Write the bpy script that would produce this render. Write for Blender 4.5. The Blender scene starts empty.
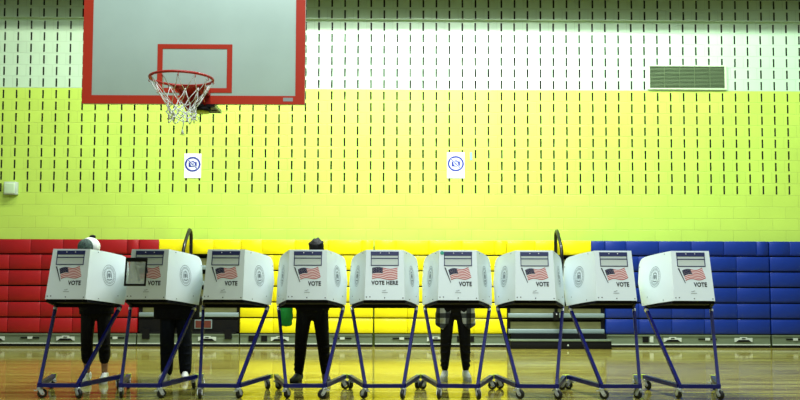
import bpy, bmesh, math, random
from mathutils import Matrix, Vector, Euler
PI = math.pi
R = math.radians
rnd = random.Random(7)
C = bpy.context.scene.collection
S = bpy.context.scene

# ------------------------------------------------------------------ camera
cd = bpy.data.cameras.new('camera'); cam = bpy.data.objects.new('camera', cd); C.objects.link(cam)
S.camera = cam
cd.sensor_width = 36; cd.lens = 36.0; cd.sensor_fit = 'HORIZONTAL'
cd.shift_x = 0; cd.shift_y = 30/800; cd.clip_end = 200
yaw, pit, rol = R(.5), R(3.0), R(.17)
fw = Vector((math.sin(yaw)*math.cos(pit), math.cos(yaw)*math.cos(pit), math.sin(pit)))
rt = Vector((math.cos(yaw), -math.sin(yaw), 0)); up = rt.cross(fw)
rt2 = rt*math.cos(rol)+up*math.sin(rol); up2 = -rt*math.sin(rol)+up*math.cos(rol)
mw = Matrix((rt2, up2, -fw)).transposed().to_4x4(); mw.translation = (0, 0, 1.26)
cam.matrix_world = mw

# ------------------------------------------------------------------ light
w = bpy.data.worlds.new('world'); S.world = w; w.use_nodes = True
w.node_tree.nodes['Background'].inputs[0].default_value = (.80, .95, .86, 1)
w.node_tree.nodes['Background'].inputs[1].default_value = .25

def area(name, loc, target, sx, sy, power, col=(1, 1, .95), spread=180):
    l = bpy.data.lights.new(name, 'AREA'); l.shape = 'RECTANGLE'; l.size = sx; l.size_y = sy
    l.energy = power; l.color = col; l.spread = R(spread)
    o = bpy.data.objects.new(name, l); C.objects.link(o); o.location = loc
    o.rotation_euler = (Vector(target)-Vector(loc)).to_track_quat('-Z', 'Y').to_euler()
    return o
area('high_bay_light', (.8, 11.0, 8.2), (.8, 13.4, 2.6), 3.6, .5, 800, (.90, 1, .97))
area('high_bay_light', (6.0, 10.9, 8.2), (6.4, 13.4, 2.6), 2.4, .6, 250, (.82, 1, .86))
area('high_bay_light', (-4.2, 10.9, 8.2), (-4.2, 13.4, 2.6), 2.4, .6, 220, (1, 1, .86))
area('high_bay_light', (.8, 9.2, 8.4), (.8, 9.6, 0), 3.5, 1.0, 400, (.97, 1, 1))
area('high_bay_light', (.6, 2.5, 8.4), (.6, 7.5, .6), 6, 1.2, 690, (.88, .98, 1))

vs = S.view_settings
S.display_settings.display_device = 'sRGB'
vs.view_transform = 'Standard'; vs.look = 'None'; vs.gamma = 1; vs.exposure = 0.0; vs.use_curve_mapping = False

# ------------------------------------------------------------------ materials
def lin(c):
    return tuple(((x/255)/12.92 if x/255 <= .04045 else (((x/255)+.055)/1.055)**2.4) for x in c)

def mat(name, rgb, rough=.5, metal=0, spec=.5, var=0, vscale=6, bump=0, bscale=40, alpha=1, coat=0):
    m = bpy.data.materials.new(name); m.use_nodes = True
    nt = m.node_tree; b = nt.nodes['Principled BSDF']
    c = lin(rgb)
    b.inputs['Base Color'].default_value = (*c, 1)
    b.inputs['Roughness'].default_value = rough; b.inputs['Metallic'].default_value = metal
    b.inputs['Specular IOR Level'].default_value = spec
    b.inputs['Coat Weight'].default_value = coat; b.inputs['Coat Roughness'].default_value = .1
    b.inputs['Alpha'].default_value = alpha
    if var or bump:
        tc = nt.nodes.new('ShaderNodeTexCoord')
        n = nt.nodes.new('ShaderNodeTexNoise'); n.inputs['Scale'].default_value = vscale; n.inputs['Detail'].default_value = 4
        nt.links.new(tc.outputs['Object'], n.inputs['Vector'])
        if var:
            r = nt.nodes.new('ShaderNodeValToRGB')
            r.color_ramp.elements[0].position = .3; r.color_ramp.elements[1].position = .7
            r.color_ramp.elements[0].color = (*[x*(1-var) for x in c], 1)
            r.color_ramp.elements[1].color = (*[min(1, x*(1+var)) for x in c], 1)
            nt.links.new(n.outputs['Fac'], r.inputs['Fac']); nt.links.new(r.outputs['Color'], b.inputs['Base Color'])
        if bump:
            n2 = nt.nodes.new('ShaderNodeTexNoise'); n2.inputs['Scale'].default_value = bscale
            nt.links.new(tc.outputs['Object'], n2.inputs['Vector'])
            bp = nt.nodes.new('ShaderNodeBump'); bp.inputs['Strength'].default_value = bump; bp.inputs['Distance'].default_value = .01
            nt.links.new(n2.outputs['Fac'], bp.inputs['Height']); nt.links.new(bp.outputs['Normal'], b.inputs['Normal'])
    return m

def block_paint(name, rgb, var=.03):
    """painted concrete block: mortar grooves by a brick pattern, in metres on the wall's x and z"""
    m = bpy.data.materials.new(name); m.use_nodes = True
    nt = m.node_tree; b = nt.nodes['Principled BSDF']; b.inputs['Roughness'].default_value = .42
    tc = nt.nodes.new('ShaderNodeTexCoord'); sp = nt.nodes.new('ShaderNodeSeparateXYZ'); cb = nt.nodes.new('ShaderNodeCombineXYZ')
    nt.links.new(tc.outputs['Object'], sp.inputs[0])
    ax = nt.nodes.new('ShaderNodeMath'); ax.operation = 'ADD'; ax.inputs[1].default_value = 20-.29+.2277/2
    az = nt.nodes.new('ShaderNodeMath'); az.operation = 'ADD'; az.inputs[1].default_value = -2.605+.2035*20
    nt.links.new(sp.outputs[0], ax.inputs[0]); nt.links.new(sp.outputs[2], az.inputs[0])
    nt.links.new(ax.outputs[0], cb.inputs[0]); nt.links.new(az.outputs[0], cb.inputs[1])
    br = nt.nodes.new('ShaderNodeTexBrick'); nt.links.new(cb.outputs[0], br.inputs['Vector'])
    br.inputs['Scale'].default_value = 1; br.inputs['Brick Width'].default_value = .4554; br.inputs['Row Height'].default_value = .2035
    br.inputs['Mortar Size'].default_value = .006; br.inputs['Mortar Smooth'].default_value = .4; br.inputs['Bias'].default_value = 0
    c = lin(rgb)
    br.inputs['Color1'].default_value = (*[x*(1-var) for x in c], 1)
    br.inputs['Color2'].default_value = (*[min(1, x*(1+var*.5)) for x in c], 1)
    br.inputs['Mortar'].default_value = (*[x*.87 for x in c], 1)
    nz = nt.nodes.new('ShaderNodeTexNoise'); nz.inputs['Scale'].default_value = 60; nt.links.new(tc.outputs['Object'], nz.inputs['Vector'])
    n3 = nt.nodes.new('ShaderNodeTexNoise'); n3.inputs['Scale'].default_value = 1.3; n3.inputs['Detail'].default_value = 5
    nt.links.new(tc.outputs['Object'], n3.inputs['Vector'])
    mx = nt.nodes.new('ShaderNodeMix'); mx.data_type = 'RGBA'; mx.blend_type = 'MULTIPLY'; mx.inputs[0].default_value = .22
    nt.links.new(br.outputs['Color'], mx.inputs[6]); nt.links.new(n3.outputs['Fac'], mx.inputs[7])
    nt.links.new(mx.outputs[2], b.inputs['Base Color'])
    bp = nt.nodes.new('ShaderNodeBump'); bp.inputs['Strength'].default_value = .5; bp.inputs['Distance'].default_value = .006; bp.invert = True
    nt.links.new(br.outputs['Fac'], bp.inputs['Height'])
    bp2 = nt.nodes.new('ShaderNodeBump'); bp2.inputs['Strength'].default_value = .12; bp2.inputs['Distance'].default_value = .003
    nt.links.new(nz.outputs['Fac'], bp2.inputs['Height']); nt.links.new(bp.outputs['Normal'], bp2.inputs['Normal'])
    nt.links.new(bp2.outputs['Normal'], b.inputs['Normal'])
    return m

def floor_mat():
    m = bpy.data.materials.new('varnished_maple'); m.use_nodes = True
    nt = m.node_tree; b = nt.nodes['Principled BSDF']
    tc = nt.nodes.new('ShaderNodeTexCoord')
    br = nt.nodes.new('ShaderNodeTexBrick'); nt.links.new(tc.outputs['Object'], br.inputs['Vector'])
    br.inputs['Scale'].default_value = 1; br.inputs['Brick Width'].default_value = 1.1; br.inputs['Row Height'].default_value = .057
    br.inputs['Mortar Size'].default_value = .0012; br.inputs['Bias'].default_value = 0; br.offset_frequency = 3; br.offset = .37
    br.inputs['Color1'].default_value = (*lin((172, 168, 82)), 1); br.inputs['Color2'].default_value = (*lin((144, 132, 60)), 1)
    br.inputs['Mortar'].default_value = (*lin((120, 86, 40)), 1)
    mp = nt.nodes.new('ShaderNodeMapping'); mp.inputs['Scale'].default_value = (.55, 7, 1)
    nt.links.new(tc.outputs['Object'], mp.inputs[0])
    n = nt.nodes.new('ShaderNodeTexNoise'); n.inputs['Scale'].default_value = 1.2; n.inputs['Detail'].default_value = 6
    nt.links.new(mp.outputs[0], n.inputs['Vector'])
    rp = nt.nodes.new('ShaderNodeValToRGB'); rp.color_ramp.elements[0].position = .34; rp.color_ramp.elements[1].position = .60
    rp.color_ramp.elements[0].color = (.42, .34, .24, 1); rp.color_ramp.elements[1].color = (1, 1, 1, 1)
    nt.links.new(n.outputs['Fac'], rp.inputs['Fac'])
    mx = nt.nodes.new('ShaderNodeMix'); mx.data_type = 'RGBA'; mx.blend_type = 'MULTIPLY'; mx.inputs[0].default_value = .8
    nt.links.new(br.outputs['Color'], mx.inputs[6]); nt.links.new(rp.outputs['Color'], mx.inputs[7])
    nt.links.new(mx.outputs[2], b.inputs['Base Color'])
    b.inputs['Roughness'].default_value = .09; b.inputs['Specular IOR Level'].default_value = .36
    n2 = nt.nodes.new('ShaderNodeTexNoise'); n2.inputs['Scale'].default_value = 3.5
    mp2 = nt.nodes.new('ShaderNodeMapping'); mp2.inputs['Scale'].default_value = (.5, 5, 1)
    nt.links.new(tc.outputs['Object'], mp2.inputs[0]); nt.links.new(mp2.outputs[0], n2.inputs['Vector'])
    bp = nt.nodes.new('ShaderNodeBump'); bp.inputs['Strength'].default_value = .06; bp.inputs['Distance'].default_value = .01
    nt.links.new(n2.outputs['Fac'], bp.inputs['Height']); nt.links.new(bp.outputs['Normal'], b.inputs['Normal'])
    return m

def plaid():
    m = bpy.data.materials.new('plaid_flannel'); m.use_nodes = True
    nt = m.node_tree; b = nt.nodes['Principled BSDF']; b.inputs['Roughness'].default_value = .9
    tc = nt.nodes.new('ShaderNodeTexCoord'); sp = nt.nodes.new('ShaderNodeSeparateXYZ'); nt.links.new(tc.outputs['Object'], sp.inputs[0])
    outs = []
    for i, k in ((0, 52), (2, 52)):
        a = nt.nodes.new('ShaderNodeMath'); a.operation = 'MULTIPLY'; a.inputs[1].default_value = k
        s = nt.nodes.new('ShaderNodeMath'); s.operation = 'SINE'
        g = nt.nodes.new('ShaderNodeMath'); g.operation = 'GREATER_THAN'; g.inputs[1].default_value = .1
        nt.links.new(sp.outputs[i], a.inputs[0]); nt.links.new(a.outputs[0], s.inputs[0]); nt.links.new(s.outputs[0], g.inputs[0]); outs.append(g)
    ad = nt.nodes.new('ShaderNodeMath'); ad.operation = 'ADD'; nt.links.new(outs[0].outputs[0], ad.inputs[0]); nt.links.new(outs[1].outputs[0], ad.inputs[1])
    dv = nt.nodes.new('ShaderNodeMath'); dv.operation = 'DIVIDE'; dv.inputs[1].default_value = 2; nt.links.new(ad.outputs[0], dv.inputs[0])
    rp = nt.nodes.new('ShaderNodeValToRGB'); rp.color_ramp.interpolation = 'CONSTANT'
    rp.color_ramp.elements[0].position = 0; rp.color_ramp.elements[0].color = (*lin((170, 174, 164)), 1)
    rp.color_ramp.elements[1].position = .72; rp.color_ramp.elements[1].color = (*lin((10, 11, 12)), 1)
    e = rp.color_ramp.elements.new(.3); e.color = (*lin((60, 64, 62)), 1)
    nt.links.new(dv.outputs[0], rp.inputs['Fac']); nt.links.new(rp.outputs['Color'], b.inputs['Base Color'])
    return m

M = dict(
    yellow_wall=block_paint('lime_yellow_block_paint', (203, 238, 98)),
    mint_wall=block_paint('pale_mint_block_paint', (206, 238, 202)),
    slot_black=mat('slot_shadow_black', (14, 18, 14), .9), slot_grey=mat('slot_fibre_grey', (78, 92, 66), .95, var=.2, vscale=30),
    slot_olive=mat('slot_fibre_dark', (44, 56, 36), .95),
    floor=floor_mat(),
    red=mat('red_moulded_plastic', (158, 4, 12), .45, var=.05, coat=.1), yellow=mat('yellow_moulded_plastic', (250, 236, 10), .33, var=.03, coat=.1),
    blue=mat('blue_moulded_plastic', (0, 42, 132), .42, var=.06, coat=.1),
    steel_dark=mat('dark_steel', (9, 11, 10), .6, spec=.3), skirt=mat('grey_green_enamel', (104, 118, 92), .45, var=.05, vscale=3),
    skirt_light=mat('galvanised_edge', (196, 206, 190), .4), plank=mat('grey_aluminium_plank', (140, 160, 158), .45, .2),
    riser=mat('tan_plywood_riser', (128, 128, 78), .7, var=.15, vscale=4), black=mat('black_rubber', (5, 5, 5), .6, spec=.25),
    black_gloss=mat('black_painted_steel', (10, 11, 12), .3), white_plastic=mat('white_corrugated_plastic', (222, 234, 236), .42, var=.02, vscale=2),
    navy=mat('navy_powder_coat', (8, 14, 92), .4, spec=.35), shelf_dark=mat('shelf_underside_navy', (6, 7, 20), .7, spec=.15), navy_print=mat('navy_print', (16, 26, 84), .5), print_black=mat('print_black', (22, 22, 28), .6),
    flag_red=mat('flag_red', (168, 26, 34), .6), flag_white=mat('flag_white', (232, 214, 210), .6), flag_blue=mat('flag_blue', (16, 18, 56), .6),
    seal=mat('seal_grey_ink', (120, 132, 136), .6), window=mat('label_window_grey', (196, 206, 200), .3), faint=mat('faint_ink', (150, 158, 158), .6),
    chrome=mat('zinc_plated_steel', (200, 206, 206), .3, .45), wheel=mat('black_caster_rubber', (7, 7, 8), .5), hub=mat('grey_hub', (120, 124, 122), .4, .4),
    tape=mat('yellow_green_tape', (168, 190, 60), .5), orange=mat('orange_red_enamel', (184, 44, 10), .45, var=.03), board=mat('scuffed_white_backboard', (182, 204, 194), .35, var=.05, vscale=2.4),
    net=mat('off_white_cord', (226, 228, 222), .9), rimred=mat('rim_red_enamel', (176, 34, 20), .35), teal=mat('teal_sticker', (20, 150, 120), .5),
    vent=mat('dark_green_louvre', (104, 126, 86), .5), vent_dark=mat('vent_shadow', (44, 54, 36), .8), vent_frame=mat('vent_frame_mint', (206, 232, 190), .5),
    paper=mat('white_paper', (238, 240, 244), .7), sign_blue=mat('sign_blue', (24, 48, 150), .5), box_grey=mat('light_grey_housing', (176, 188, 180), .4),
    tape_blue=mat('pale_blue_tape', (140, 190, 190), .6), dim_red=mat('dull_red_panel', (96, 40, 26), .6),
    film=mat('clear_magnifier_film', (205, 216, 220), .15, alpha=.35), adjust=mat('yellow_disc', (176, 190, 60), .5),
    skin1=mat('skin_light', (196, 150, 124), .55), skin2=mat('skin_brown', (120, 80, 58), .55), skin3=mat('skin_tan', (170, 122, 92), .55),
    cloth_black=mat('black_jersey', (5, 5, 6), .85, spec=.15, bump=.3), legging=mat('black_leggings', (6, 6, 8), .75, spec=.2, var=.2, bump=.2), denim=mat('dark_denim', (10, 15, 26), .85, spec=.15, var=.25, vscale=12, bump=.2),
    sneaker=mat('white_sneaker', (214, 218, 210), .6), sneaker_dark=mat('dark_sneaker', (38, 44, 48), .6), sole=mat('pale_sole', (190, 196, 190), .6),
    hair=mat('black_hair', (6, 6, 7), .6, spec=.3, bump=.6, bscale=120), scarf=mat('white_knit', (226, 228, 222), .9, bump=.4, bscale=90), hairgrey=mat('dark_speckled_knit', (64, 82, 74), .9, var=.7, vscale=70, bump=.4),
    green_bag=mat('green_fabric', (10, 150, 52), .7, bump=.3, bscale=20), plaid=plaid(), eye=mat('eye_white', (225, 225, 220), .3), lip=mat('lip', (150, 80, 74), .5),
    beam=mat('dark_ceiling_steel', (60, 64, 60), .7), lace=mat('lace_white', (235, 235, 230), .8),
)

# ------------------------------------------------------------------ helpers
class MB:
    def __init__(s): s.v = []; s.f = []; s.m = []; s.sm = []
    def add(s, vs_, fs, mi=0, smooth=False, T=None):
        o = len(s.v)
        s.v += [tuple(T @ Vector(p)) if T else tuple(p) for p in vs_]
        for f in fs: s.f.append(tuple(o+i for i in f)); s.m.append(mi); s.sm.append(smooth)
    def box(s, x0, x1, y0, y1, z0, z1, mi=0, T=None):
        v = [(x, y, z) for z in (z0, z1) for y in (y0, y1) for x in (x0, x1)]
        s.add(v, [(0, 2, 3, 1), (4, 5, 7, 6), (0, 1, 5, 4), (2, 6, 7, 3), (0, 4, 6, 2), (1, 3, 7, 5)], mi, False, T)
    def bevbox(s, x0, x1, y0, y1, z0, z1, r, mi=0, T=None, seg=2):
        bm = bmesh.new(); bmesh.ops.create_cube(bm, size=1)
        for v in bm.verts: v.co = Vector(((x0+x1)/2+v.co.x*(x1-x0), (y0+y1)/2+v.co.y*(y1-y0), (z0+z1)/2+v.co.z*(z1-z0)))
        bmesh.ops.bevel(bm, geom=list(bm.edges), offset=r, segments=seg, affect='EDGES', profile=.5)
        bm.verts.index_update()
        s.add([v.co.copy() for v in bm.verts], [[v.index for v in f.verts] for f in bm.faces], mi, True, T); bm.free()
    def poly(s, pts, mi=0, T=None): s.add(pts, [tuple(range(len(pts)))], mi, False, T)
    def slab(s, pts, n, t, mi=0):
        """polygon pts extruded by n*t"""
        k = len(pts); n = Vector(n)*t; a = [Vector(p) for p in pts]; b = [p+n for p in a]
        s.add(a+b, [tuple(range(k))[::-1], tuple(range(k, 2*k))]+[(i, (i+1) % k, k+(i+1) % k, k+i) for i in range(k)], mi)
    def chain(s, pts, rad, seg=10, mi=0, cap=True, flat=None, closed=False, round_=False):
        pts = [Vector(p) for p in pts]; n = len(pts)
        if not hasattr(rad, '__len__'): rad = [rad]*n
        rings = []; ref = None
        for i, p in enumerate(pts):
            if closed: d = pts[(i+1) % n]-pts[i-1]
            elif i == 0: d = pts[1]-p
            elif i == n-1: d = p-pts[-2]
            else: d = (pts[i+1]-p).normalized()+(p-pts[i-1]).normalized()
            d.normalize()
            if ref is None:
                ref = Vector((1, 0, 0)) if abs(d.x) < .8 else Vector((0, 0, 1))
            a = (ref-d*ref.dot(d)).normalized(); b = d.cross(a); ref = a
            r = rad[i]; rx, ry = (r if hasattr(r, '__len__') else (r, r))
            rings.append([p+a*math.cos(2*PI*k/seg)*rx+b*math.sin(2*PI*k/seg)*ry for k in range(seg)])
        vs_ = [q for r in rings for q in r]; fs = []
        for i in range(n if closed else n-1):
            j = (i+1) % n
            for k in range(seg):
                l = (k+1) % seg; fs.append((i*seg+k, i*seg+l, j*seg+l, j*seg+k))
        if cap and not closed:
            fs.append(tuple(range(seg))[::-1]); fs.append(tuple(range((n-1)*seg, n*seg)))
        s.add(vs_, fs, mi, True)
    def ell(s, c, r, mi=0, seg=16, rings=10, rot=None):
        T = Matrix.Translation(c) @ ((rot or Euler((0, 0, 0))).to_matrix().to_4x4())
        vs_ = [(0, 0, -r[2])]
        for i in range(1, rings):
            a = -PI/2+PI*i/rings
            for k in range(seg): vs_.append((r[0]*math.cos(a)*math.cos(2*PI*k/seg), r[1]*math.cos(a)*math.sin(2*PI*k/seg), r[2]*math.sin(a)))
        vs_.append((0, 0, r[2])); fs = []
        for k in range(seg):
            l = (k+1) % seg; fs.append((0, 1+l, 1+k)); e = 1+(rings-2)*seg
            fs.append((e+k, e+l, len(vs_)-1))
            for i in range(rings-2): fs.append((1+i*seg+k, 1+i*seg+l, 1+(i+1)*seg+l, 1+(i+1)*seg+k))
        s.add(vs_, fs, mi, True, T)
    def cap(s, a, b, ra, rb, mi=0, seg=12):
        """tapered capsule"""
        a = Vector(a); b = Vector(b); d = (b-a).normalized(); pts = []; rr = []
        for t in (-.98, -.8, -.45): pts.append(a+d*ra*t); rr.append(ra*math.sqrt(1-t*t))
        pts += [a, b]; rr += [ra, rb]
        for t in (.45, .8, .98): pts.append(b+d*rb*t); rr.append(rb*math.sqrt(1-t*t))
        s.chain(pts, rr, seg, mi)
    def build(s, name, mats, parent=None):
        me = bpy.data.meshes.new(name); me.from_pydata(s.v, [], s.f)
        for m in (mats if isinstance(mats, (list, tuple)) else [mats]): me.materials.append(m)
        me.polygons.foreach_set('material_index', s.m); me.polygons.foreach_set('use_smooth', s.sm)
        bm = bmesh.new(); bm.from_mesh(me); bmesh.ops.recalc_face_normals(bm, faces=bm.faces); bm.to_mesh(me); bm.free()
        o = bpy.data.objects.new(name, me); C.objects.link(o)
        if parent: o.parent = parent
        return o

def empty(name, loc=(0, 0, 0), rz=0):
    o = bpy.data.objects.new(name, None); C.objects.link(o); o.location = loc; o.rotation_euler = (0, 0, rz); o.empty_display_size = .1
    return o
def tag(o, label=None, cat=None, group=None, kind=None):
    if label: o['label'] = label
    if cat: o['category'] = cat
    if group: o['group'] = group
    if kind: o['kind'] = kind
    return o
def copy_tree(o, parent=None, kids=None):
    c = o.copy(); C.objects.link(c)
    if parent: c.parent = parent
    for ch in [x for x in list(bpy.data.objects) if x.parent == o]: copy_tree(ch, c)
    return c

_txt = {}
def text_geo(body, size, bold=0, font_w=1.0):
    key = (body, size, bold)
    if key not in _txt:
        cu = bpy.data.curves.new('lettering', 'FONT'); cu.body = body; cu.size = size; cu.align_x = 'CENTER'; cu.align_y = 'CENTER'
        cu.offset = bold; cu.space_character = 1.08; cu.resolution_u = 3
        o = bpy.data.objects.new('lettering', cu); C.objects.link(o)
        dg = bpy.context.evaluated_depsgraph_get(); me = o.evaluated_get(dg).to_mesh()
        _txt[key] = ([v.co.copy() for v in me.vertices], [tuple(p.vertices) for p in me.polygons])
        o.evaluated_get(dg).to_mesh_clear(); bpy.data.objects.remove(o); bpy.data.curves.remove(cu)
    return _txt[key]
def put_text(mb, body, size, bold, P, a, b, sx=1, mi=0):
    v, f = text_geo(body, size, bold)
    mb.add([P(a+p.x*sx, b+p.y) for p in v], f, mi)

# ------------------------------------------------------------------ room
WY = 13.8
def build_wall():
    mb = MB(); p = .2277; h = .2035; z0 = 2.605
    n0, n1 = -42, 40; x_lo = .29+(n0-.5)*p; x_hi = .29+(n1+.5)*p
    mb.poly([(x_lo, WY, 0), (x_hi, WY, 0), (x_hi, WY, z0), (x_lo, WY, z0)], 0)
    rr = random.Random(3)
    for j in range(21):
        mi = 0 if j < 9 else 1
        Y = WY if j < 15 else WY-.045
        for i in range(n0, n1+1):
            xc = .29+i*p; a, b = xc-p/2, xc+p/2; c, d = xc-.0145, xc+.0145; zb = z0+j*h; zt = zb+h; s0, s1 = zb+.018, zb+.165
            t = rr.uniform(-.002, .002); c += t; d += t
            X = [a, c, d, b]; Z = [zb, s0, s1, zt]
            for u in range(3):
                for v in range(3):
                    if u == 1 and v == 1: continue
                    mb.poly([(X[u], Y, Z[v]), (X[u+1], Y, Z[v]), (X[u+1], Y, Z[v+1]), (X[u], Y, Z[v+1])], mi)
            D = Y+rr.choice((.05, .07, .07, .035)); bm_ = rr.choice((2, 2, 2, 3, 4, 4))
            q = [(c, s0), (d, s0), (d, s1), (c, s1)]
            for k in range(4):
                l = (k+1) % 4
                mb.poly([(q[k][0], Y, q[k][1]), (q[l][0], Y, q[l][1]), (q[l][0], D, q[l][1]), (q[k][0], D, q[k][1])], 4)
            mb.poly([(x, D, z) for x, z in q], bm_)
        if j == 15:
            zb = z0+j*h
            mb.poly([(x_lo, Y, zb), (x_hi, Y, zb), (x_hi, WY, zb), (x_lo, WY, zb)], 1)
    # solid back of the block wall
    mb.box(x_lo, x_hi, WY+.1, WY+.3, 0, z0+21*h, 2)
    o = mb.build('wall_back', [M['yellow_wall'], M['mint_wall'], M['slot_black'], M['slot_grey'], M['slot_olive']])
    tag(o, kind='structure')
build_wall()
mb = MB(); mb.box(-13, 13, -4, WY+.3, -.1, 0); tag(mb.build('floor', M['floor']), kind='structure')
mb = MB(); mb.box(-13, 13, 13.33, 13.43, 5.925, 7.2); tag(mb.build('trim_1', M['beam']), 'dark steel beam under the ceiling in front of the back wall', kind='structure')

# ------------------------------------------------------------------ wall things
def vent():
    t = empty('air_vent', (5.132, WY, 4.456)); tag(t, 'dark green louvred air vent with a pale frame high on the wall', 'vent')
    w_, h_ = .668, .43
    f = MB()
    for a in ((-w_-.02, w_+.02, 0, .022), (-w_-.02, w_+.02, h_-.022, h_)): f.box(a[0], a[1], -.03, 0, a[2], a[3])
    f.box(-w_-.02, -w_+.012, -.03, 0, .022, h_-.022); f.box(w_-.012, w_+.02, -.03, 0, .022, h_-.022)
    f.build('frame', M['vent_frame'], t)
    b = MB(); b.box(-w_+.012, w_-.012, -.004, -.001, .022, h_-.022); b.build('backing', M['vent_dark'], t)
    l = MB()
    for k in range(16):
        z = .03+k*.0238
        l.slab([(-w_+.012, -.006, z+.02), (w_-.012, -.006, z+.02), (w_-.012, -.024, z+.004), (-w_+.012, -.024, z+.004)], (0, .3, .95), .003)
    for x in (-.4, -.13, .13, .4): l.box(x-.004, x+.004, -.029, -.02, .022, h_-.022)
    l.build('louvre', M['vent'], t)
vent()

def sign(x0, x1, z0, z1, label):
    cx = (x0+x1)/2; t = empty('paper_sign', (cx, WY, z0)); tag(t, label, 'sign', 'no photography signs on the wall')
    w_ = (x1-x0)/2; h = z1-z0
    b = MB(); b.box(-w_, w_, -.006, -.001, 0, h); b.build('sheet', M['paper'], t)
    y = -.0075; c = h*.56; r = w_*.93
    i = MB(); N = 40
    for k in range(N):
        a, b2 = 2*PI*k/N, 2*PI*(k+1)/N
        i.poly([(math.cos(a)*r, y, c+math.sin(a)*r*.95), (math.cos(b2)*r, y, c+math.sin(b2)*r*.95), (math.cos(b2)*r*.78, y, c+math.sin(b2)*r*.74), (math.cos(a)*r*.78, y, c+math.sin(a)*r*.74)])
    s = r*.52; hh = r*.36
    i.poly([(-s, y, c-hh), (s, y, c-hh), (s, y, c+hh*.8), (s*.45, y, c+hh*.8), (s*.3, y, c+hh*1.15), (-s*.25, y, c+hh*1.15), (-s*.4, y, c+hh*.8), (-s, y, c+hh*.8)])
    # white lens ring and slash clearance
    for rr_, mi, yy in ((.27, 1, y-.0006), (.19, 0, y-.0012)):
        i.poly([(math.cos(2*PI*k/20)*r*rr_, yy, c+math.sin(2*PI*k/20)*r*rr_*.95) for k in range(20)], mi)
    def bar(hw, mi, yy):
        d = Vector((.72, 0, -.69)); n = Vector((.69, 0, .72)); p0 = Vector((0, yy, c))
        i.poly([p0-d*r*.85-n*hw, p0+d*r*.85-n*hw, p0+d*r*.85+n*hw, p0-d*r*.85+n*hw], mi)
    bar(r*.1, 1, y-.0018); bar(r*.055, 0, y-.0024)
    i.build('symbol', [M['sign_blue'], M['paper']], t)
sign(-3.616, -3.324, 2.87, 3.297, 'white no-photography sheet on the wall below the basketball hoop')
sign(.933, 1.237, 2.885, 3.338, 'white no-photography sheet on the wall right of centre beside a strip of blue tape')
mb = MB(); mb.box(1.33, 1.37, WY-.004, WY-.0005, 3.2, 3.34)
tag(mb.build('tape_strip', M['tape_blue']), 'small pale blue strip of tape on the yellow wall beside a sign', 'tape')

t = empty('wall_box', (-6.565, WY, 2.565)); tag(t, 'small light grey box mounted on the yellow wall at the far left', 'box')
mb = MB(); mb.bevbox(-.105, .105, -.10, 0, 0, .22, .008); mb.build('housing', M['box_grey'], t)
mb = MB(); mb.bevbox(-.09, .09, -.108, -.10, .015, .205, .003)
for k in range(7): mb.box(-.07, .07, -.111, -.108, .04+k*.021, .047+k*.021)
mb.build('front_cover', M['vent_frame'], t)

# ------------------------------------------------------------------ bleachers
ROWZ = [.232+.2645*k for k in range(6)]
def module(width, m, name='seat_module'):
    """moulded seat nose: rounded front, small lip on top, standing at x 0..width, y 0 front"""
    g = .0015
    b = MB(); b.bevbox(g, width-g, 0, .12, 0, .240, .008, 0, None, 2)
    b.bevbox(g+.012, width-g-.012, -.004, .02, .018, .215, .004)
    return b.build(name, m)
def skirt(t, x0, x1, y):
    b = MB(); b.box(x0+.01, x1-.01, y, y+.03, .06, .215); b.box(x0+.01, x1-.01, y-.012, y, .19, .215)
    o = b.build('skirt_panel', M['skirt'], t)
    b = MB(); b.box(x0+.01, x1-.01, y-.012, y+.0, .045, .062); b.build('edge_strip', M['skirt_light'], o)
    b = MB(); b.box(x0+.01, x1-.01, y+.0, y+.03, 0, .045); b.build('toe_strip', M['steel_dark'], o)
def white_plate(t, x, y):
    b = MB()
    b.box(x-.15, x+.15, y-.014, y-.001, .10, .165); b.box(x-.06, x+.06, y-.014, y-.001, .165, .18)
    o = b.build('caster_plate', M['skirt_light'], t)
    b = MB(); b.slab([(x-.13, y-.015, .10), (x+.13, y-.015, .10), (x+.085, y-.015, .135), (x-.085, y-.015, .135)], (0, -1, 0), .004)
    b.box(x-.03, x+.03, y-.019, y-.015, .15, .165); b.build('slot', M['black'], o)
def handle(t, x, y):
    b = MB(); b.box(x-.155, x+.155, y-.012, y-.001, .135, .155); o = b.build('pull_slot', M['black'], t)
    b = MB(); b.box(x-.04, x+.04, y-.014, y-.001, .125, .165); b.build('latch', M['skirt_light'], o)
def black_square(t, x, y):
    b = MB(); b.box(x-.05, x+.05, y-.014, y-.001, .09, .19); b.build('wheel_opening', M['black'], t)
def X(px, Y=13.5): return (px-393)*Y/800
def section(name_label, x0, x1, m, group, top=True):
    t = empty('bleacher_section', ((x0+x1)/2, 13.5, 0)); tag(t, name_label, 'bleachers', group)
    L = x0-(x0+x1)/2; Rr = -L; n = max(1, round((x1-x0)/.54)); wd = (x1-x0)/n
    mod = None
    for k, z in enumerate(ROWZ):
        b = MB(); yb = .02 if k == 5 else 0
        b.box(L, Rr, yb+.05, .28, z-.024, z+.0); b.box(L+.01, Rr-.01, yb+.12, .27, z, z+.225)
        row = b.build('seat_row', M['steel_dark'], t)
        for i in range(n):
            if mod is None: mod = c = module(wd, m)
            else: c = mod.copy(); C.objects.link(c)
            c.parent = row; c.location = (L+i*wd, yb, z)
            if k == 5:                       # the top row runs staggered, its end seats cut
                c.location.x = L+(i-.36)*wd
                if i == 0: c.location.x = L; c.scale.x = .64
        if k == 5:
            c = mod.copy(); C.objects.link(c); c.parent = row; c.location = (L+(n-.36)*wd, yb, z); c.scale.x = .36
    skirt(t, L, Rr, 0)
    return t
G = 'folded bleacher sections along the wall'
t = section('red folded bleacher section at the far left', X(139)-.54*6, X(139), M['red'], G)
cx = t.location.x
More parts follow.
